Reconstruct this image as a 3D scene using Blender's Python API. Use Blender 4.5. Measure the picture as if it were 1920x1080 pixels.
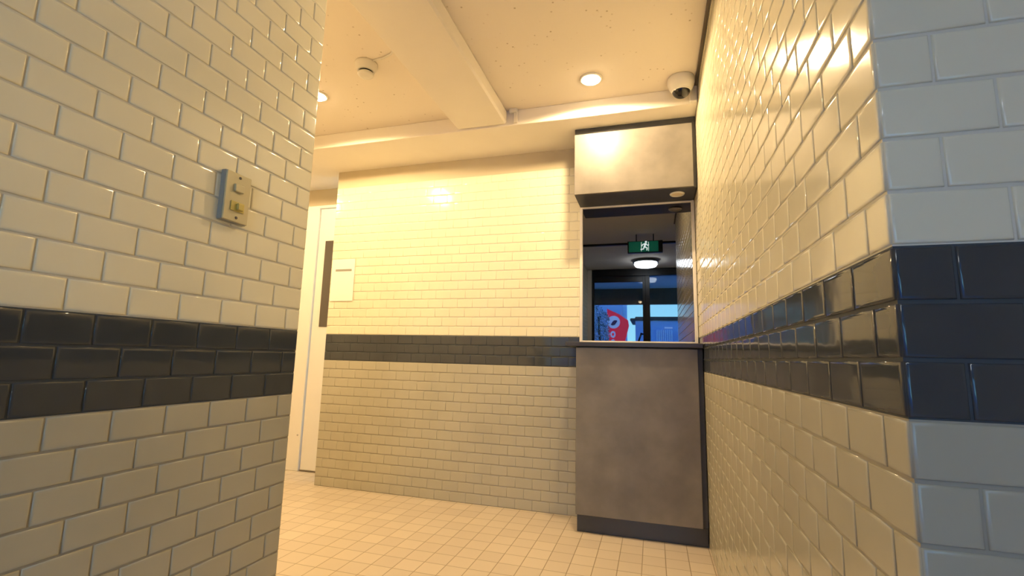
import bpy, math, random
from mathutils import Vector, Matrix, Euler

random.seed(7)
for o in list(bpy.data.objects):
    bpy.data.objects.remove(o, do_unlink=True)
S = bpy.context.scene
COL = S.collection
K = 0.863            # survey units -> metres (a wall tile course is 66 mm)


def V(x, y, z):
    return Vector((x * K, y * K, z * K))


# ------------------------------------------------------------------ camera
F_PX, YAW, PITCH, ROLL, H = 885.25, -0.2911, 0.1446, 0.0241, 1.1387


def cam_vec(a, d, u):
    cp, sp, cy, sy = math.cos(PITCH), math.sin(PITCH), math.cos(YAW), math.sin(YAW)
    y, z = d * cp - u * sp, d * sp + u * cp
    return Vector((a * cy + y * sy, -a * sy + y * cy, z))


cr, sr = math.cos(ROLL), math.sin(ROLL)
right, up, fwd = cam_vec(cr, 0, sr), cam_vec(-sr, 0, cr), cam_vec(0, 1, 0)
cd = bpy.data.cameras.new('camera')
cam = bpy.data.objects.new('camera', cd)
COL.objects.link(cam)
cam.matrix_world = Matrix(((right.x, up.x, -fwd.x, 0), (right.y, up.y, -fwd.y, 0),
                           (right.z, up.z, -fwd.z, H * K), (0, 0, 0, 1)))
cd.sensor_width = 36
cd.lens = F_PX / 1920 * 36
cd.clip_start = 0.02
S.camera = cam

# ------------------------------------------------------------------ world, exposure
S.view_settings.view_transform = 'Standard'
S.view_settings.look = 'None'
S.view_settings.exposure = 0.0
S.view_settings.gamma = 1
S.view_settings.use_curve_mapping = False
W = bpy.data.worlds.new('dusk_sky')
S.world = W
W.use_nodes = True
wn, wl = W.node_tree.nodes, W.node_tree.links
wn.clear()
bg = wn.new('ShaderNodeBackground')
wo = wn.new('ShaderNodeOutputWorld')
tc = wn.new('ShaderNodeTexCoord')
sx = wn.new('ShaderNodeSeparateXYZ')
rp = wn.new('ShaderNodeValToRGB')
rp.color_ramp.elements[0].position = 0.0
rp.color_ramp.elements[0].color = (0.38, 0.88, 1.0, 1)
rp.color_ramp.elements[1].position = 0.45
rp.color_ramp.elements[1].color = (0.02, 0.20, 1.0, 1)
wl.new(tc.outputs['Generated'], sx.inputs[0])
wl.new(sx.outputs['Z'], rp.inputs[0])
wl.new(rp.outputs[0], bg.inputs[0])
wl.new(bg.outputs[0], wo.inputs[0])
bg.inputs[1].default_value = 5.2

WARM = (1.0, 0.725, 0.39)
DOWNLIGHT_W = 94.0
LAMP_E = 32.0


# ------------------------------------------------------------------ materials
def mat(name, base=(.8, .8, .8), rough=.5, metal=0., spec=.5, coat=0.):
    m = bpy.data.materials.new(name)
    m.use_nodes = True
    b = m.node_tree.nodes['Principled BSDF']
    b.inputs['Base Color'].default_value = (*base, 1)
    b.inputs['Roughness'].default_value = rough
    b.inputs['Metallic'].default_value = metal
    b.inputs['Specular IOR Level'].default_value = spec
    b.inputs['Coat Weight'].default_value = coat
    return m


def nodes(m):
    t = m.node_tree
    return t.nodes, t.links, t.nodes['Principled BSDF']


def vary(m, c1, c2, scale, detail=4., lo=.35, hi=.65, bump=0., bscale=None, dist=.002):
    n, l, b = nodes(m)
    co = n.new('ShaderNodeTexCoord')
    nz = n.new('ShaderNodeTexNoise')
    nz.inputs['Scale'].default_value = scale
    nz.inputs['Detail'].default_value = detail
    r = n.new('ShaderNodeValToRGB')
    r.color_ramp.elements[0].position = lo
    r.color_ramp.elements[1].position = hi
    r.color_ramp.elements[0].color = (*c1, 1)
    r.color_ramp.elements[1].color = (*c2, 1)
    l.new(co.outputs['Object'], nz.inputs['Vector'])
    l.new(nz.outputs['Fac'], r.inputs[0])
    l.new(r.outputs[0], b.inputs['Base Color'])
    if bump:
        nb = n.new('ShaderNodeTexNoise')
        nb.inputs['Scale'].default_value = bscale or scale
        nb.inputs['Detail'].default_value = 2
        bp = n.new('ShaderNodeBump')
        bp.inputs['Strength'].default_value = bump
        bp.inputs['Distance'].default_value = dist
        l.new(co.outputs['Object'], nb.inputs['Vector'])
        l.new(nb.outputs['Fac'], bp.inputs['Height'])
        l.new(bp.outputs[0], b.inputs['Normal'])
    return m


def emis(name, col, strength):
    m = mat(name, (.8, .8, .8), .4)
    b = m.node_tree.nodes['Principled BSDF']
    b.inputs['Emission Color'].default_value = (*col, 1)
    b.inputs['Emission Strength'].default_value = strength
    return m


M = {}
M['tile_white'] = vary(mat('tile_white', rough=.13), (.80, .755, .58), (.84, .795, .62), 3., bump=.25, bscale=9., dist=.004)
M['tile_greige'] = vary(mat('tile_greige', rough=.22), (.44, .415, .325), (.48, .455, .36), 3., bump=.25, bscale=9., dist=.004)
M['tile_dark'] = vary(mat('tile_dark', rough=.07), (.046, .053, .062), (.060, .068, .077), 3., bump=.25, bscale=9., dist=.004)
M['grout_white'] = mat('grout_white', (.70, .66, .55), .8)
M['grout_greige'] = mat('grout_greige', (.38, .35, .28), .8)
M['grout_dark'] = mat('grout_dark', (.055, .065, .075), .7)
M['plaster'] = vary(mat('plaster', rough=.85), (.84, .78, .68), (.88, .82, .72), 2.)
M['plaster_dimmed'] = vary(mat('plaster_dimmed', rough=.85), (.60, .52, .36), (.64, .56, .40), 2.)  # darker, yellower plaster: grazing light falloff is put into the colour
M['white_paint'] = mat('white_paint', (.85, .82, .76), .35)
M['white_frame'] = mat('white_frame', (.80, .76, .72), .4)
M['laminate'] = vary(mat('laminate', rough=.42), (.158, .143, .126), (.25, .227, .20), 5.5, 9., .3, .72, bump=.1, bscale=60., dist=.001)
M['laminate_dark'] = vary(mat('laminate_dark', rough=.5), (.040, .043, .050), (.060, .062, .068), 5.)
M['kick_gloss'] = mat('kick_gloss', (.022, .032, .050), .05, spec=.8)
M['worktop'] = mat('worktop', (.045, .042, .040), .3)
M['glass_dark'] = mat('glass_dark', (.20, .20, .21), .012, metal=1.)
M['black_metal'] = mat('black_metal', (.008, .008, .010), .35)
M['steel'] = mat('steel', (.6, .6, .62), .25, metal=1.)
M['plastic_white'] = mat('plastic_white', (.78, .74, .66), .35)
M['plastic_cream'] = mat('plastic_cream', (.62, .55, .33), .35)
M['plastic_yellow'] = mat('plastic_yellow', (.62, .50, .13), .35)
M['plate_edge'] = mat('plate_edge', (.33, .33, .29), .4)
M['brown_glass'] = mat('brown_glass', (.10, .085, .07), .15)
M['black_gloss'] = mat('black_gloss', (.006, .006, .007), .04)
M['paper'] = mat('paper', (.88, .86, .82), .7)
M['ink'] = mat('ink', (.30, .28, .24), .7)
M['shadow_gap'] = mat('shadow_gap', (.16, .13, .10), .8)  # dark brown that paints shade in the ceiling gap; also screws and threshold
M['lens_warm'] = emis('lens_warm', (1., .74, .42), 60.)
M['lamp_white'] = emis('lamp_white', (.90, .98, 1.), LAMP_E)
M['sign_green'] = emis('sign_green', (.0, .26, .16), .55)
M['sign_green'].node_tree.nodes['Principled BSDF'].inputs['Base Color'].default_value = (.02, .30, .20, 1)
M['sign_white'] = emis('sign_white', (.9, 1., .95), 3.5)
M['lens_off'] = mat('lens_off', (.80, .66, .46), .4)
M['asphalt'] = vary(mat('asphalt', rough=.9), (.30, .31, .33), (.38, .39, .41), 20.)
M['wall_grey'] = vary(mat('wall_grey', rough=.8), (.30, .31, .33), (.36, .37, .39), 2.)
M['dark_roof'] = mat('dark_roof', (.06, .05, .035), .6)
M['canopy_white'] = mat('canopy_white', (.85, .87, .9), .6)
M['wall_blue_lit'] = vary(mat('wall_blue_lit', rough=.8), (.42, .55, .78), (.46, .60, .82), 2.)  # blue of the outdoor light is put into this wall colour
M['shutter'] = mat('shutter', (.85, .88, .92), .4)
M['red_sign'] = emis('red_sign', (1., .015, .08), 1.5)
M['red_sign'].node_tree.nodes['Principled BSDF'].inputs['Base Color'].default_value = (.8, .03, .05, 1)
M['sign_pale'] = emis('sign_pale', (.45, .6, 1.), 1.0)
M['sign_ink'] = mat('sign_ink', (.05, .02, .10), .4)
M['leaf'] = vary(mat('leaf', rough=.45), (.02, .07, .08), (.90, 1., .97), 45., 2., .46, .54)  # near-white specks paint sparkle onto dark leaves
M['bark'] = mat('bark', (.06, .05, .04), .9)

# ceiling: pitted mineral board
mc = mat('ceiling_board', (.80, .70, .56), .9)
n, l, b = nodes(mc)
co = n.new('ShaderNodeTexCoord')
vo = n.new('ShaderNodeTexVoronoi'); vo.inputs['Scale'].default_value = 26.
nz = n.new('ShaderNodeTexNoise'); nz.inputs['Scale'].default_value = 7.; nz.inputs['Detail'].default_value = 5
r1 = n.new('ShaderNodeValToRGB')
r1.color_ramp.elements[0].position = .06; r1.color_ramp.elements[0].color = (1, 1, 1, 1)
r1.color_ramp.elements[1].position = .17; r1.color_ramp.elements[1].color = (0, 0, 0, 1)
r2 = n.new('ShaderNodeValToRGB')
r2.color_ramp.elements[0].position = .49; r2.color_ramp.elements[0].color = (0, 0, 0, 1)
r2.color_ramp.elements[1].position = .60; r2.color_ramp.elements[1].color = (1, 1, 1, 1)
mu = n.new('ShaderNodeMath'); mu.operation = 'MULTIPLY'
mx = n.new('ShaderNodeMix'); mx.data_type = 'RGBA'
mx.inputs['A'].default_value = (.88, .80, .69, 1); mx.inputs['B'].default_value = (.50, .40, .27, 1)
l.new(co.outputs['Object'], vo.inputs['Vector']); l.new(co.outputs['Object'], nz.inputs['Vector'])
l.new(vo.outputs['Distance'], r1.inputs[0]); l.new(nz.outputs['Fac'], r2.inputs[0])
l.new(r1.outputs[0], mu.inputs[0]); l.new(r2.outputs[0], mu.inputs[1])
l.new(mu.outputs[0], mx.inputs['Factor']); l.new(mx.outputs['Result'], b.inputs['Base Color'])
M['ceiling_board'] = mc

# floor: small square tiles (laid by the Brick node in world metres)
mf = mat('floor_tile', (.7, .55, .38), .38)
n, l, b = nodes(mf)
co = n.new('ShaderNodeTexCoord')
mp = n.new('ShaderNodeMapping')
FP = .1285 * K
mp.inputs['Location'].default_value = (-.176 * K + 100 * FP, -3.34 * K + 100 * FP, 0)
br = n.new('ShaderNodeTexBrick')
br.offset = 0; br.squash = 1
br.inputs['Scale'].default_value = 1
br.inputs['Brick Width'].default_value = FP
br.inputs['Row Height'].default_value = FP
br.inputs['Mortar Size'].default_value = .0022
br.inputs['Mortar Smooth'].default_value = .3
br.inputs['Color1'].default_value = (.62, .53, .42, 1)
br.inputs['Color2'].default_value = (.68, .585, .46, 1)
br.inputs['Mortar'].default_value = (.36, .28, .18, 1)
bp = n.new('ShaderNodeBump'); bp.invert = True
bp.inputs['Strength'].default_value = .6; bp.inputs['Distance'].default_value = .002
l.new(co.outputs['Object'], mp.inputs[0]); l.new(mp.outputs[0], br.inputs['Vector'])
l.new(br.outputs['Color'], b.inputs['Base Color'])
l.new(br.outputs['Fac'], bp.inputs['Height']); l.new(bp.outputs[0], b.inputs['Normal'])
M['floor_tile'] = mf

# clear door glass: transparent with a surface reflection
mg = bpy.data.materials.new('clear_glass'); mg.use_nodes = True
n = mg.node_tree.nodes; l = mg.node_tree.links; n.clear()
out = n.new('ShaderNodeOutputMaterial'); tr = n.new('ShaderNodeBsdfTransparent'); gl = n.new('ShaderNodeBsdfGlossy')
gl.inputs['Roughness'].default_value = .01
tr.inputs[0].default_value = (.92, .95, .97, 1)
mi = n.new('ShaderNodeMixShader'); fr = n.new('ShaderNodeFresnel'); fr.inputs[0].default_value = 1.5
l.new(fr.outputs[0], mi.inputs[0]); l.new(tr.outputs[0], mi.inputs[1]); l.new(gl.outputs[0], mi.inputs[2])
l.new(mi.outputs[0], out.inputs[0])
M['clear_glass'] = mg


# ------------------------------------------------------------------ mesh helpers (survey units in, metres out)
class MB:
    def __init__(self):
        self.v, self.f, self.m, self.s, self.mats = [], [], [], [], []

    def mi(self, name):
        if name not in self.mats:
            self.mats.append(name)
        return self.mats.index(name)

    def face(self, vs, m, smooth=False):
        i = len(self.v)
        self.v += [tuple(p) for p in vs]
        self.f.append(tuple(range(i, i + len(vs))))
        self.m.append(self.mi(m)); self.s.append(smooth)

    def box(self, a, b, m, bev=0.):
        x0, y0, z0 = a; x1, y1, z1 = b
        if bev <= 0:
            c = [(x0, y0, z0), (x1, y0, z0), (x1, y1, z0), (x0, y1, z0), (x0, y0, z1), (x1, y0, z1), (x1, y1, z1), (x0, y1, z1)]
            i = len(self.v); self.v += c
            for q in ((0, 3, 2, 1), (4, 5, 6, 7), (0, 1, 5, 4), (1, 2, 6, 5), (2, 3, 7, 6), (3, 0, 4, 7)):
                self.f.append(tuple(i + k for k in q)); self.m.append(self.mi(m)); self.s.append(False)
            return
        # chamfered box
        X, Y, Z = (x0, x1), (y0, y1), (z0, z1)
        idx = {}
        for i in (0, 1):
            for j in (0, 1):
                for k in (0, 1):
                    si, sj, sk = (1, -1)[i], (1, -1)[j], (1, -1)[k]
                    for ax in range(3):
                        p = [X[i] + si * bev, Y[j] + sj * bev, Z[k] + sk * bev]
                        p[ax] = (X[i], Y[j], Z[k])[ax]
                        idx[i, j, k, ax] = len(self.v); self.v.append(tuple(p))

        def add(q):
            self.f.append(tuple(idx[t] for t in q)); self.m.append(self.mi(m)); self.s.append(False)
        for s in (0, 1):
            add([(s, 0, 0, 0), (s, 1, 0, 0), (s, 1, 1, 0), (s, 0, 1, 0)][::(1 if s else -1)])
            add([(0, s, 0, 1), (1, s, 0, 1), (1, s, 1, 1), (0, s, 1, 1)][::(-1 if s else 1)])
            add([(0, 0, s, 2), (1, 0, s, 2), (1, 1, s, 2), (0, 1, s, 2)][::(1 if s else -1)])
        for i in (0, 1):
            for j in (0, 1):
                add([(i, j, 0, 0), (i, j, 1, 0), (i, j, 1, 1), (i, j, 0, 1)])
                add([(i, 0, j, 0), (i, 1, j, 0), (i, 1, j, 2), (i, 0, j, 2)])
                add([(0, i, j, 1), (1, i, j, 1), (1, i, j, 2), (0, i, j, 2)])
        for i in (0, 1):
            for j in (0, 1):
                for k in (0, 1):
                    add([(i, j, k, 0), (i, j, k, 1), (i, j, k, 2)])

    def lathe(self, c, prof, m, n=48, axis='z', smooth=True, mats=None):
        """prof: (radius, height) pairs from c along axis."""
        i0 = len(self.v)
        for r, h in prof:
            for k in range(n):
                a = 2 * math.pi * k / n
                p = (r * math.cos(a), r * math.sin(a), h)
                if axis == 'x': p = (p[2], p[0], p[1])
                if axis == 'y': p = (p[0], p[2], p[1])
                self.v.append((c[0] + p[0], c[1] + p[1], c[2] + p[2]))
        for j in range(len(prof) - 1):
            mm = self.mi(mats[j] if mats else m)
            for k in range(n):
                k2 = (k + 1) % n
                self.f.append((i0 + j * n + k, i0 + j * n + k2, i0 + (j + 1) * n + k2, i0 + (j + 1) * n + k))
                self.m.append(mm); self.s.append(smooth)
        for j, rev in ((0, True), (len(prof) - 1, False)):
            if prof[j][0] > 1e-6:
                q = [i0 + j * n + k for k in range(n)]
                self.f.append(tuple(q[::-1] if rev else q)); self.m.append(self.mi(mats[min(j, len(prof) - 2)] if mats else m)); self.s.append(False)

    def tube(self, pts, r, m, n=10):
        pts = [Vector(p) for p in pts]
        i0 = len(self.v)
        for i, p in enumerate(pts):
            d = (pts[min(i + 1, len(pts) - 1)] - pts[max(i - 1, 0)]).normalized()
            a = d.cross(Vector((0, 0, 1)))
            if a.length < .1: a = d.cross(Vector((0, 1, 0)))
            a.normalize(); b = d.cross(a)
            for k in range(n):
                t = 2 * math.pi * k / n
                q = p + (a * math.cos(t) + b * math.sin(t)) * r
                self.v.append(tuple(q))
        for i in range(len(pts) - 1):
            for k in range(n):
                k2 = (k + 1) % n
                self.f.append((i0 + i * n + k, i0 + i * n + k2, i0 + (i + 1) * n + k2, i0 + (i + 1) * n + k))
                self.m.append(self.mi(m)); self.s.append(True)
        for i, rev in ((0, 1), (len(pts) - 1, 0)):
            q = [i0 + i * n + k for k in range(n)]
            self.f.append(tuple(q[::-1] if rev else q)); self.m.append(self.mi(m)); self.s.append(False)

    def prism(self, poly, a, b, m, axis='y'):
        """poly in the two other axes (x,z for 'y'), extruded a..b."""
        def P(u, w, t):
            return {'y': (u, t, w), 'x': (t, u, w), 'z': (u, w, t)}[axis]
        n = len(poly); i0 = len(self.v)
        self.v += [P(u, w, a) for u, w in poly] + [P(u, w, b) for u, w in poly]
        mm = self.mi(m)
        for q in [tuple(i0 + k for k in range(n)), tuple(i0 + n + k for k in reversed(range(n)))]:
            self.f.append(q); self.m.append(mm); self.s.append(False)
        for k in range(n):
            k2 = (k + 1) % n
            self.f.append((i0 + k, i0 + n + k, i0 + n + k2, i0 + k2)); self.m.append(mm); self.s.append(False)

    def build(self, name, parent=None, origin=None):
        """origin in survey units; children take their parent's origin."""
        if parent is not None:
            origin = Vector(parent['_org'])
        elif origin is None:
            xs, ys, zs = zip(*self.v)
            origin = Vector(((min(xs) + max(xs)) / 2, (min(ys) + max(ys)) / 2, min(zs)))
        origin = Vector(origin)
        me = bpy.data.meshes.new(name)
        me.from_pydata([((Vector(p) - origin) * K)[:] for p in self.v], [], self.f)
        for nm in self.mats:
            me.materials.append(M[nm])
        me.polygons.foreach_set('material_index', self.m)
        me.polygons.foreach_set('use_smooth', self.s)
        me.update()
        o = bpy.data.objects.new(name, me)
        COL.objects.link(o)
        if parent is not None:
            o.parent = parent
            o['_org'] = tuple(origin)
        else:
            o.location = origin * K
            o['_org'] = tuple(origin)
        return o


def tag(o, label=None, cat=None, group=None, kind=None):
    if label: o['label'] = label
    if cat: o['category'] = cat
    if group: o['group'] = group
    if kind: o['kind'] = kind
    return o


def empty(name, org, label, cat, group=None, kind=None):
    o = bpy.data.objects.new(name, None)
    o.empty_display_size = .05
    COL.objects.link(o)
    o.location = V(*org)
    o['_org'] = tuple(org)
    return tag(o, label, cat, group, kind)


# ------------------------------------------------------------------ surveyed constants
XR, XL, YB = .316, -1.2665, 3.631
YC = .7506            # near corner of the right wall
YL = 1.4606           # free end of the left wall
XB = -2.83            # free end of the back wall
CEIL = 2.95
SOF, YS = 2.832, 3.135   # soffit height, bulkhead face
C = .0765             # course
TL = .134             # tile length
YE = -2.45            # entrance wall
G = .0052             # bed joint
GV = .0034            # head joint
TH = .0032            # tile stand-off
ML = -.0844           # course shift on the left wall


def tile_face(mb, P, u0, u1, z0, z1, m, tilt=.0010, us=1.):
    """One pillow-edged tile. P(u,z,d)->xyz with d the stand-off."""
    tu, tz = random.gauss(0, tilt), random.gauss(0, tilt)
    cu, cz = (u0 + u1) / 2, (z0 + z1) / 2
    rings = ((0., -.001), (.0006, TH * .55), (.0022, TH * .88), (.0055, TH), (.0085, TH * 1.01))
    i0 = len(mb.v)
    for ins, d in rings:
        iu = ins * us
        for (u, z) in ((u0 + iu, z0 + ins), (u1 - iu, z0 + ins), (u1 - iu, z1 - ins), (u0 + iu, z1 - ins)):
            dd = d + ((u - cu) * tu + (z - cz) * tz if d > 0 else 0)
            mb.v.append(P(u, z, dd))
    mm = mb.mi(m)
    for j in range(len(rings) - 1):
        for k in range(4):
            k2 = (k + 1) % 4
            mb.f.append((i0 + 4 * j + k, i0 + 4 * j + k2, i0 + 4 * j + 4 + k2, i0 + 4 * j + 4 + k))
            mb.m.append(mm); mb.s.append(True)
    j = len(rings) - 1
    mb.f.append(tuple(i0 + 4 * j + k for k in range(4))); mb.m.append(mm); mb.s.append(True)


def tile_wall(mb, P, ustart, uend, zoff, ztop, half_odd=True, GV=GV, us=1.):
    """Courses laid from ustart towards uend (u may run either way)."""
    sgn = 1 if uend > ustart else -1
    L = abs(uend - ustart)
    k = -1 if zoff > 0 else 0
    while True:
        za, zb = k * C + zoff, (k + 1) * C + zoff
        if za > ztop - .012: break
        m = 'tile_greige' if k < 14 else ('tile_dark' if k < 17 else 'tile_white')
        za2, zb2 = max(za, 0.0) + G / 2, min(zb, ztop) - G / 2
        if zb2 - za2 > .02:
            t = -TL / 2 if ((k % 2 == 1) == half_odd) else 0.
            while t < L - .001:
                a, b_ = max(t, 0), min(t + TL, L)
                if b_ - a > .03:
                    a2 = a + (GV / 2 if a > 0 else 0.0); b2 = b_ - GV / 2
                    ua, ub = ustart + sgn * a2, ustart + sgn * b2
                    tile_face(mb, P, min(ua, ub), max(ua, ub), za2, zb2, m, us=us)
                t += TL
        k += 1


def grout_slab(mb, x0, y0, x1, y1, zoff, ztop):
    zs = [0, 14 * C + zoff, 17 * C + zoff, ztop]
    for a, b_, m in zip(zs, zs[1:], ('grout_greige', 'grout_dark', 'grout_white')):
        mb.box((x0, y0, a), (x1, y1, b_), m)


# ------------------------------------------------------------------ room shell
def struct(mb, name, label, cat):
    return tag(mb.build(name), label, cat, kind='structure')


mb = MB()
mb.box((-4.9, YE - .2, -.12), (2.4, 5.2, 0), 'floor_tile')
o = mb.build('floor', origin=(0, 0, 0)); tag(o, 'beige floor of small square tiles with thin brown joints', 'floor', kind='structure')

mb = MB()
mb.box((-4.9, YE - .2, CEIL), (2.4, 5.2, CEIL + .12), 'ceiling_board')
tag(mb.build('ceiling', origin=(0, 0, 0)), 'cream pitted mineral board ceiling', 'ceiling', kind='structure')

# left wall
mb = MB()
grout_slab(mb, XL - .16, YE, XL, YL, ML, CEIL)
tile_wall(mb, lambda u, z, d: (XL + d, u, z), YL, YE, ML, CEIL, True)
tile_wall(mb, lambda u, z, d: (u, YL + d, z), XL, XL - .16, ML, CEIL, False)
struct(mb, 'wall_left', 'near left wall of cream tiles with a dark tile band, ending in a free edge', 'wall')

# right wall, long side
mb = MB()
grout_slab(mb, XR, YC + .12, XR + .14, 4.1, 0, CEIL)
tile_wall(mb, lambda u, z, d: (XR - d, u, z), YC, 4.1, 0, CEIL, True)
struct(mb, 'wall_right', 'right wall of cream tiles with a dark band running back to the counter', 'wall')

# right wall, short side facing the camera
mb = MB()
grout_slab(mb, XR, YC, 2.3, YC + .12, 0, CEIL)
tile_wall(mb, lambda u, z, d: (u, YC - d, z), XR, 2.3, 0, CEIL, False)
struct(mb, 'wall_near_right', 'cool grey lit tile wall facing the camera at the right edge, with dark band', 'wall')

# back wall with tile panel
TT = 35 * C - .008
mb = MB()
grout_slab(mb, XB, YB, XR, YB + .12, 0, TT)
mb.box((XB, YB, TT), (XR, YB + .12, CEIL), 'plaster_dimmed')  # strip above the tiles, its dimness put into the plaster colour
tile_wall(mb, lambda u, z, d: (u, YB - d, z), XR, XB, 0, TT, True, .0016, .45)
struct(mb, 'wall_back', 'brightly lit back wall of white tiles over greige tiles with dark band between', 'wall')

# plain wall round the far door
mb = MB()
DZ = 2.65
mb.box((-4.9, 4.0, 0), (-3.62, 4.12, CEIL), 'plaster_dimmed')
mb.box((-3.62, 4.0, DZ), (-2.55, 4.12, CEIL), 'plaster_dimmed')
mb.box((-2.55, 4.0, 0), (-2.3, 4.12, CEIL), 'plaster_dimmed')
struct(mb, 'wall_far', 'plain plaster wall, light falloff put into its darker colour, above and around the white door at far left', 'wall')

mb = MB(); mb.box((-4.9, YL - .2, 0), (-4.78, 4.0, CEIL), 'plaster')
struct(mb, 'wall_side', 'plain side wall closing the passage to the left', 'wall')
mb = MB(); mb.box((-4.78, YL - .2, 0), (XL - .16, YL - .08, CEIL), 'plaster')
struct(mb, 'wall_front', 'plain wall behind the near left tiled wall', 'wall')
mb = MB(); mb.box((2.3, YE, 0), (2.4, YC + .12, CEIL), 'plaster')
struct(mb, 'wall_entrance', 'plain right-hand wall of the entrance hall behind the camera', 'wall')

# bulkhead along the back wall
mb = MB()
mb.box((-4.78, YS, SOF), (XR - .003, 4.0, CEIL), 'plaster', .004)
struct(mb, 'trim_1', 'cream plaster bulkhead running along the top of the back wall', 'bulkhead')
# boxed beam under the ceiling
mb = MB()
mb.box((-1.405, YL - .9, 2.845), (-1.01, YS, CEIL), 'plaster', .012)
struct(mb, 'trim_2', 'plain boxed-in duct running across the ceiling into the bulkhead', 'beam')
# dark strip painting the shade of the gap along right wall / ceiling
mb = MB()
mb.box((XR - .022, YC, CEIL - .012), (XR - .006, YS, CEIL), 'shadow_gap')
struct(mb, 'trim_3', 'thin dark strip painted as the shadow gap between the ceiling and the right tiled wall', 'trim')
mb = MB()
mb.box((XL + .01, -.28, CEIL - .03), (2.3, -.23, CEIL), 'black_metal')
struct(mb, 'trim_4', 'dark strip across the entrance ceiling, mirrored in the dark glass', 'trim')
# cable trunking over the bulkhead
mb = MB()
mb.box((-.955, YS - .016, SOF + .012), (-.925, YS, CEIL), 'plastic_white', .003)
mb.box((-.985, YS - .035, CEIL - .03), (-.925, YS - .005, CEIL), 'plastic_white', .004)
tag(mb.build('cable_cover'), 'small pale cable cover on the bulkhead beside the boxed duct end', 'cable cover')

# far white door
d = empty('door_1', (-3.3, 4.0, 0), 'white door with a narrow dark glazed slit, half hidden behind the back wall', 'door', kind='structure')
mb = MB()
mb.box((-3.62, 3.975, 0), (-3.30, 4.06, DZ), 'white_paint', .004)
mb.box((-2.66, 3.975, 0), (-2.55, 4.06, DZ), 'white_paint', .004)
mb.box((-3.30, 3.975, DZ - .03), (-2.66, 4.06, DZ), 'white_paint', .004)
mb.build('door_frame', d)
mb = MB(); mb.box((-3.292, 3.992, .012), (-2.665, 4.04, DZ - .035), 'white_paint', .003)
leaf = mb.build('door_leaf', d)
mb = MB(); mb.box((-3.205, 3.984, 1.39), (-3.06, 3.993, 2.27), 'brown_glass', .002)
tag(mb.build('door_glass', leaf), 'dark brown narrow glass slit')
mb = MB(); mb.lathe((-3.335, 3.975, .335), [(.008, 0), (.008, -.004), (.003, -.005)], 'steel', 12, 'y')
mb.build('screw', d)
mb = MB(); mb.box((-3.292, 3.985, 0), (-2.665, 4.05, .012), 'shadow_gap')
mb.build('threshold', d)


# ------------------------------------------------------------------ counter, cabinet, glass
YF = 3.30
t = empty('reception_counter', (-.11, 3.45, 0), 'tall grey stone-look counter body under the dark glass, between tiled walls', 'counter')
mb = MB(); mb.box((-.515, YF + .012, .122), (XR - .007, YB - .008, 1.222), 'laminate_dark', .002)
mb.build('counter_body', t)
mb = MB(); mb.box((-.512, YF - .004, .118), (.277, YF + .0115, 1.215), 'laminate', .0025)
tag(mb.build('front_panel', t), 'mottled warm grey front panel')
mb = MB(); mb.box((-.508, YF + .042, 0), (XR - .008, YB - .01, .1215), 'kick_gloss')
tag(mb.build('kick_plate', t), 'glossy dark blue-grey kick plate')

mb = MB(); mb.box((-.582, YF - .035, 1.2225), (XR - .007, YB - .008, 1.252), 'worktop', .003)
tag(mb.build('countertop'), 'thin dark countertop slab lying on the grey counter', 'countertop')

w = empty('window_1', (-.11, 3.59, 1.253), 'dark reflective glass in a white frame between countertop and overhead cabinet', 'window', kind='structure')
fx0, fx1, fz0, fz1, fy0, fy1 = -.532, .309, 1.2525, 2.3145, 3.585, 3.622
bx = .022
mb = MB()
mb.box((fx0, fy0, fz0), (fx0 + bx, fy1, fz1), 'white_frame', .002)
mb.box((fx1 - bx, fy0, fz0), (fx1, fy1, fz1), 'white_frame', .002)
mb.box((fx0 + bx, fy0, fz1 - .012), (fx1 - bx, fy1, fz1), 'white_frame', .002)
mb.box((fx0 + bx, fy0, fz0), (fx1 - bx, fy1, fz0 + .020), 'white_frame', .002)
mb.build('window_frame', w)
mb = MB(); mb.box((fx0 + bx, 3.600, fz0 + .02), (fx1 - bx, 3.612, fz1 - .012), 'glass_dark')
tag(mb.build('window_pane', w), 'dark mirror-like glass reflecting the entrance')

t = empty('overhead_cabinet', (-.11, 3.45, 2.316), 'grey stone-look box cabinet over the dark glass, under the bulkhead', 'cabinet')
mb = MB(); mb.box((-.530, YF + .012, 2.316), (XR - .008, YB - .008, SOF - .002), 'laminate_dark', .002)
mb.build('cabinet_body', t)
mb = MB(); mb.box((-.530, YF - .004, 2.318), (.287, YF + .0115, 2.780), 'laminate', .0025)
tag(mb.build('front_panel', t), 'mottled grey panel')


def downlight(x, y, label, z=CEIL, r=.058, on=True, name='ceiling_downlight', group='warm round downlights in the ceiling'):
    t = empty(name, (x, y, z), label, 'light', group)
    mb = MB()
    mb.lathe((x, y, z), [(r * 1.28, .0), (r * 1.28, -.004), (r * 1.2, -.009), (r * 1.02, -.010), (r * .98, -.004), (r * .98, 0)], 'plastic_white', 48)
    mb.build('trim_ring', t)
    mb = MB()
    pf = [(r * .97, -.001), (r * .95, -.010), (r * .80, -.018), (r * .5, -.0225), (0, -.024)]
    if not on: pf = [(u, v * .25) for u, v in pf]
    mb.lathe((x, y, z), pf, 'lens_warm' if on else 'lens_off', 40)
    mb.build('lens', t)
    if on:
        ld = bpy.data.lights.new('downlight_lamp', 'SPOT')
        ld.energy = DOWNLIGHT_W; ld.color = WARM; ld.shadow_soft_size = .04
        ld.spot_size = math.radians(172); ld.spot_blend = .15
        lo = bpy.data.objects.new('downlight_lamp', ld); COL.objects.link(lo)
        lo.parent = t; lo.location = (0, 0, -.027 * K)
    return t


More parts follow.
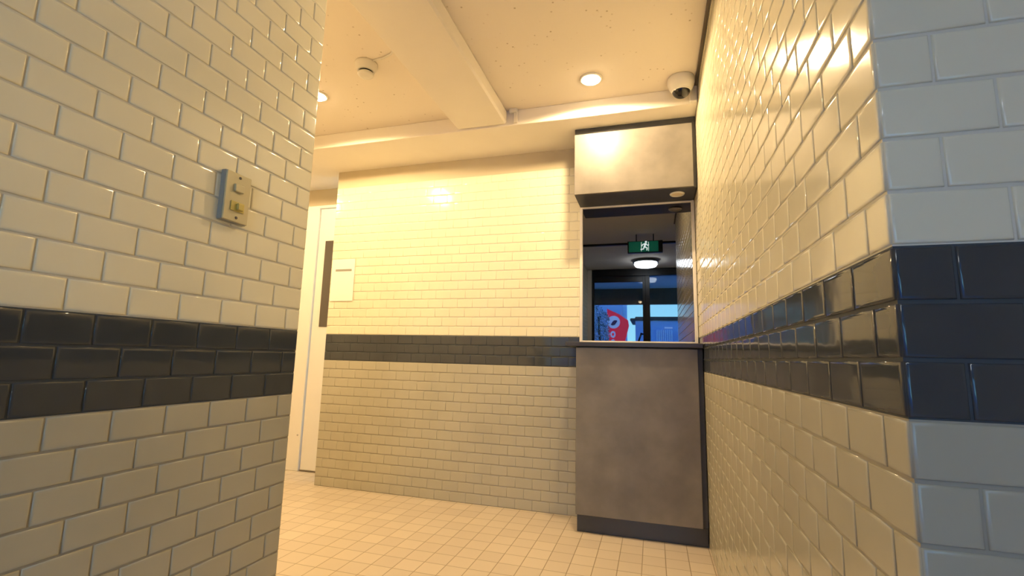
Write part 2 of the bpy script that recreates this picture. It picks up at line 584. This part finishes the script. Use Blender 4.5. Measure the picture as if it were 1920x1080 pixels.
downlight(-.357, 2.877, 'glowing warm downlight in the ceiling in front of the overhead cabinet')
downlight(-2.262, 2.60, 'glowing warm downlight in the ceiling at the free edge of the near left wall')
downlight(-3.70, 2.66, 'warm downlight farther left in the passage, hidden behind the near left wall')
downlight(.185, 3.425, 'small unlit cream round light in the underside of the overhead cabinet', 2.3165, .040, False, 'cabinet_downlight', None)

# smoke detector with its wire
t = empty('smoke_detector', (-1.706, 2.366, CEIL), 'white round smoke detector on the ceiling left of the boxed duct', 'smoke detector')
mb = MB()
c0 = (-1.706, 2.366, CEIL)
mb.lathe(c0, [(.070, 0), (.070, -.012), (.066, -.024), (.058, -.040), (.052, -.055)], 'plastic_white', 48)
mb.build('base', t)
mb = MB()
mb.lathe(c0, [(.044, -.050), (.044, -.066)], 'black_gloss', 40)
tag(mb.build('vent_slot', t), 'dark slot ring')
mb = MB()
mb.lathe(c0, [(.048, -.0655), (.050, -.072), (.044, -.082), (.026, -.088), (0, -.089)], 'plastic_white', 40)
mb.build('cap', t)
mb = MB()
pts = [(-1.64, 2.34, CEIL - .004), (-1.56, 2.33, CEIL - .006), (-1.50, 2.31, CEIL - .006), (-1.45, 2.27, CEIL - .006), (-1.405, 2.25, CEIL - .006)]
mb.tube(pts, .006, 'plastic_white', 8)
tag(mb.build('cable'), 'thin cream wire on the ceiling between smoke detector and boxed duct', 'cable')

# dome camera
cx, cy_ = .205, 3.02
t = empty('dome_camera', (cx, cy_, CEIL), 'white dome security camera on the ceiling in the corner above the cabinet', 'security camera')
mb = MB()
pr = [(.082, 0), (.084, -.012), (.084, -.035), (.080, -.050), (.070, -.072), (.056, -.088)]
mb.lathe((cx, cy_, CEIL), pr, 'plastic_white', 48)
mb.build('housing', t)
mb = MB()
R = .056
prof = [(R * math.cos(a), -.084 - R * math.sin(a) * .85) for a in [i * math.pi / 2 / 9 for i in range(10)]]
mb.lathe((cx, cy_, CEIL), prof, 'black_gloss', 40)
tag(mb.build('dome', t), 'glossy black dome')
mb = MB()
mb.lathe((cx, cy_, CEIL), [(.0575, -.083), (.0595, -.088), (.0575, -.093)], 'plastic_white', 40)
mb.build('ring', t)
# corner junction box beside it
mb = MB(); mb.box((.262, YS - .035, 2.83), (XR - .008, YS - .001, 2.938), 'plastic_white', .004)
tag(mb.build('junction_box'), 'small pale box in the ceiling corner beside the dome camera', 'junction box')

# paper notice on back wall
t = empty('paper_notice', (-2.69, YB - .01, 1.60), 'white paper notice with one grey headline, taped on the bright back wall', 'notice')
mb = MB(); mb.box((-2.815, YB - .0105, 1.60), (-2.575, YB - .008, 1.985), 'paper')
mb.build('sheet', t)
mb = MB(); mb.box((-2.775, YB - .0115, 1.872), (-2.605, YB - .0106, 1.892), 'ink')
mb.build('headline', t)
# switch plate on left wall
sx0 = XL + TH + .001
t = empty('light_switch', (sx0, 1.118, 1.53), 'brass-coloured light switch plate with two switches on the left tiled wall', 'switch')
y0, y1, z0, z1 = 1.072, 1.166, 1.532, 1.690
mb = MB(); mb.box((sx0 - .002, y0, z0), (sx0 + .016, y1, z1), 'plate_edge', .002)
mb.build('back_box', t)
mb = MB(); mb.box((sx0 + .0162, y0 + .001, z0 + .001), (sx0 + .022, y1 - .001, z1 - .001), 'plastic_cream', .002)
mb.build('face_plate', t)
yc = (y0 + y1) / 2
mb = MB(); mb.box((sx0 + .0222, yc - .018, 1.628), (sx0 + .030, yc + .016, 1.652), 'plastic_cream', .002)
tag(mb.build('switch_button', t), 'cream upper rocker')
mb = MB(); mb.box((sx0 + .0222, yc - .024, 1.566), (sx0 + .025, yc + .026, 1.597), 'plastic_yellow', .001)
mb.box((sx0 + .025, yc - .006, 1.570), (sx0 + .034, yc + .018, 1.593), 'plastic_yellow', .003)
tag(mb.build('switch_button', t), 'yellow lower rocker')
for zz in (1.676, 1.547):
    mb = MB(); mb.lathe((sx0 + .022, yc + .002, zz), [(.0045, 0), (.0045, .0015), (.003, .002)], 'shadow_gap', 12, 'x')
    mb.build('screw', t)

# ------------------------------------------------------------------ entrance hall behind the camera (seen mirrored)
# exit sign: faces the lobby
ex, ey = -.085, .25
t = empty('exit_sign', (ex, ey, 2.66), 'green hanging exit sign with a white running figure, mirrored in the dark glass', 'sign')
sw = .245
mb = MB(); mb.box((ex - sw, ey - .03, 2.67), (ex + sw, ey + .03, 2.845), 'black_metal', .004)
mb.build('sign_case', t)
mb = MB(); mb.box((ex - sw + .02, ey + .0302, 2.682), (ex + sw - .06, ey + .036, 2.833), 'sign_green')
mb.build('sign_face', t)


def fig(mb, x, z, s, y):
    a, b_ = y, y + .004
    mb.lathe((x + .012 * s, y, z + .062 * s), [(.012 * s, 0), (.012 * s, .004)], 'sign_white', 16, 'y')
    for poly in ([(-.006, .046), (.016, .046), (.006, .004), (-.014, .006)],
                 [(-.006, .046), (-.032, .034), (-.038, .014), (-.030, .012), (-.024, .028), (-.004, .036)],
                 [(.014, .046), (.030, .026), (.044, .034), (.047, .027), (.030, .015), (.010, .034)],
                 [(.004, .006), (.030, -.006), (.026, -.038), (.016, -.038), (.018, -.010), (-.004, -.004)],
                 [(-.014, .008), (-.022, -.016), (-.050, -.020), (-.050, -.029), (-.014, -.026), (-.002, .002)]):
        mb.prism([(x + u * s, z + v * s) for u, v in poly], a, b_, 'sign_white', 'y')


mb = MB(); fig(mb, ex + .0, 2.747, 1.25, ey + .0365)
for dx in (-.05, .05):
    mb.box((ex + dx - .003, ey + .0365, 2.69), (ex + dx + .003, ey + .039, 2.825), 'sign_white')
mb.build('pictogram', t)
for dx in (-.12, .12):
    mb = MB()
    mb.tube([(ex + dx, ey, 2.845), (ex + dx, ey, CEIL)], .007, 'black_metal', 10)
    mb.build('hanger', t)

lx, ly = -.10, -1.62
t = empty('ceiling_lamp', (lx, ly, CEIL), 'round white glowing lamp on the entrance ceiling, mirrored below the exit sign', 'light')
mb = MB(); mb.lathe((lx, ly, CEIL), [(.10, 0), (.10, -.03), (.225, -.032), (.232, -.04), (.225, -.05), (.20, -.052)], 'black_metal', 56)
mb.build('lamp_base', t)
mb = MB(); mb.lathe((lx, ly, CEIL), [(.20, -.0515), (.205, -.085), (.18, -.12), (.11, -.135), (0, -.14)], 'lamp_white', 56)
mb.build('lamp_shade', t)

# entrance wall and door
DX0, DX1, DH = -1.185, 1.0, 2.76
mb = MB()
mb.box((XL - .16, YE - .14, 0), (DX0, YE, DH + .19), 'plaster')
mb.box((DX1, YE - .14, 0), (2.4, YE, CEIL), 'plaster')
mb.box((XL, YE - .14, DH + .19), (DX1, YE + .02, CEIL), 'black_metal')
struct(mb, 'wall_rear', 'entrance wall behind the camera, round the black framed door', 'wall')
d = empty('door_2', (-.1, YE - .07, 0), 'black framed glass entrance door behind the camera, mirrored in the dark glass', 'door', kind='structure')
mb = MB()
fy0, fy1 = YE - .12, YE - .02
mb.box((DX0, fy0, 0), (DX0 + .02, fy1, DH + .19), 'black_metal', .004)
mb.box((DX1 - .07, fy0, 0), (DX1, fy1, DH + .19), 'black_metal', .004)
mb.box((DX0 + .02, fy0, DH + .05), (DX1 - .07, fy1, DH + .19), 'black_metal', .004)
mb.box((-.125, fy0, 0), (-.04, fy1, DH + .05), 'black_metal', .004)
mb.build('door_frame', d)
mb = MB()
mb.box((DX0 + .02, YE - .095, .01), (DX0 + .05, YE - .045, DH + .045), 'black_metal', .003)
mb.box((-.18, YE - .095, .01), (-.125, YE - .045, DH + .045), 'black_metal', .003)
mb.box((DX0 + .05, YE - .095, DH - .07), (-.18, YE - .045, DH + .045), 'black_metal', .003)
mb.box((DX0 + .05, YE - .095, .01), (-.18, YE - .045, .14), 'black_metal', .003)
leaf = mb.build('door_leaf', d)
mb = MB(); mb.box((DX0 + .05, YE - .074, .14), (-.18, YE - .066, DH - .07), 'clear_glass'); mb.build('glass', leaf)
mb = MB(); mb.tube([(-.19, YE - .04, 1.64), (-.21, YE + .03, 1.66), (-.34, YE + .03, 1.30), (-.32, YE - .04, 1.28)], .018, 'black_gloss', 12); mb.build('handle', leaf)
mb = MB(); mb.box((-.04, YE - .074, .01), (DX1 - .07, YE - .066, DH + .05), 'clear_glass'); tag(mb.build('glass', d), 'fixed side glass')

# ------------------------------------------------------------------ street outside (seen mirrored through the door)
mb = MB(); mb.box((-14, -30, -.16), (14, YE - .14, -.02), 'asphalt')
struct(mb, 'ground', 'street pavement outside the entrance', 'ground')
mb = MB()
mb.box((-3.2, -4.6, 2.86), (3.2, YE - .14, 3.10), 'canopy_white')
mb.box((-3.2, -4.70, 2.47), (3.2, -4.6, 3.15), 'dark_roof')
struct(mb, 'trim_5', 'canopy over the entrance door outside', 'canopy')
mb = MB()
mb.box((-3.2, -4.6, -.02), (-2.4, YE - .14, 2.86), 'wall_grey')
struct(mb, 'wall_porch', 'grey side wall of the porch outside the entrance', 'wall')

BY = -9.0     # building front
t = empty('street_building', (.1, BY - 1, -.02), 'low dark flat-roofed building with pale slatted shutter across the street, seen mirrored', 'building')
mb = MB(); mb.box((-.55, BY - 2.2, -.02), (.80, BY, 2.44), 'wall_blue_lit', .03); mb.build('body', t)
mb = MB()
mb.prism([(-.72, 2.44), (-.70, 2.50), (-.56, 2.50), (-.54, 2.55), (.79, 2.55), (.86, 2.49), (.86, 2.44)], BY - 2.25, BY + .05, 'dark_roof', 'y'); mb.build('roof', t)
mb = MB()
mb.box((.10, BY + .001, .08), (.64, BY + .012, 2.14), 'wall_blue_lit')
for i in range(8):
    mb.box((.115 + i * .065, BY + .012, .1), (.155 + i * .065, BY + .03, 2.12), 'shutter', .006)
tag(mb.build('shutter', t), 'pale vertical slats')
mb = MB()
mb.box((.37, BY + .001, 2.17), (.62, BY + .012, 2.215), 'sign_pale', .003)
mb.build('name_plate', t)
mb = MB(); mb.box((.815, BY + .05, 1.86), (.90, BY + .16, 2.03), 'sign_pale', .01); mb.box((.8, BY - .1, 1.93), (.83, BY + .1, 1.96), 'dark_roof'); mb.build('wall_lamp', t)
t = empty('pale_house', (-2.6, -10.5, -.02), 'taller pale building left of the low shuttered one, seen mirrored', 'building')
mb = MB(); mb.box((-5.2, -12.4, -.02), (-.98, -9.7, 4.3), 'wall_blue_lit', .03); mb.build('body', t)
mb = MB(); mb.box((-5.3, -12.5, 4.3), (-.9, -9.6, 4.45), 'dark_roof', .02); mb.build('roof', t)

sy = -7.0
t = empty('red_sign', (-1.0, sy, -.02), 'tall red sign panel with a pale round emblem beside the door outside, seen mirrored', 'sign')
mb = MB()
mb.prism([(-1.24, 1.2), (-.86, 1.2), (-.78, 1.66), (-.665, 2.12), (-.69, 2.28), (-.95, 2.46), (-1.29, 2.62)], sy - .12, sy, 'red_sign', 'y')
mb.build('panel', t)
mb = MB(); mb.lathe((-1.10, sy, 2.22), [(.185, 0), (.185, .02)], 'sign_pale', 40, 'y')
mb.build('emblem_disc', t)
mb = MB()
mb.prism([(-1.085 + .085 * math.cos(a) * (1 + .25 * math.sin(2 * a)) , 2.20 + .070 * math.sin(a) + .35 * .085 * math.cos(a))
          for a in [k * math.pi / 12 for k in range(24)]], sy + .0205, sy + .028, 'sign_ink', 'y')
mb.build('emblem', t)
for cz in (1.86, 1.62):
    mb = MB()
    n_ = 28
    for k in range(n_):
        a, b_ = 2 * math.pi * k / n_, 2 * math.pi * (k + 1) / n_
        q = [(.075, a), (.075, b_), (.035, b_), (.035, a)]
        mb.prism([(-1.12 + r * math.cos(w_), cz + 1.3 * r * math.sin(w_)) for r, w_ in q], sy + .001, sy + .02, 'sign_pale', 'y')
    mb.build('letter', t)
for x in (-1.15, -.95):
    mb = MB()
    mb.box((x - .03, sy - .09, -.02), (x + .03, sy - .03, 1.25), 'steel')
    mb.build('post', t)

t = empty('leafy_shrub', (-1.36, -5.9, -.02), 'tall leafy shrub outside the entrance, seen mirrored at the left of the glass', 'shrub')
mb = MB(); mb.tube([(-1.38, -5.9, -.02), (-1.36, -5.9, 1.0), (-1.42, -5.92, 2.3)], .03, 'bark'); mb.build('trunk', t)
mb = MB()
for i in range(2600):
    x = random.uniform(-1.62, -1.13); y = -5.9 + random.uniform(-.25, .25)
    z = random.uniform(.5, 2.70 - max(0, x + 1.5) * 1.1)
    p = Vector((x, y, z))
    e = Euler((random.uniform(-1, 1), random.uniform(-1, 1), random.uniform(0, 6.3))).to_matrix()
    s = random.uniform(.022, .045)
    mb.face([p + e @ Vector(q) for q in ((-s, 0, 0), (0, -s * .45, 0), (s, 0, 0), (0, s * .45, s * .15))], 'leaf')
mb.build('foliage', t)

for o in bpy.data.objects:
    if '_org' in o:
        del o['_org']
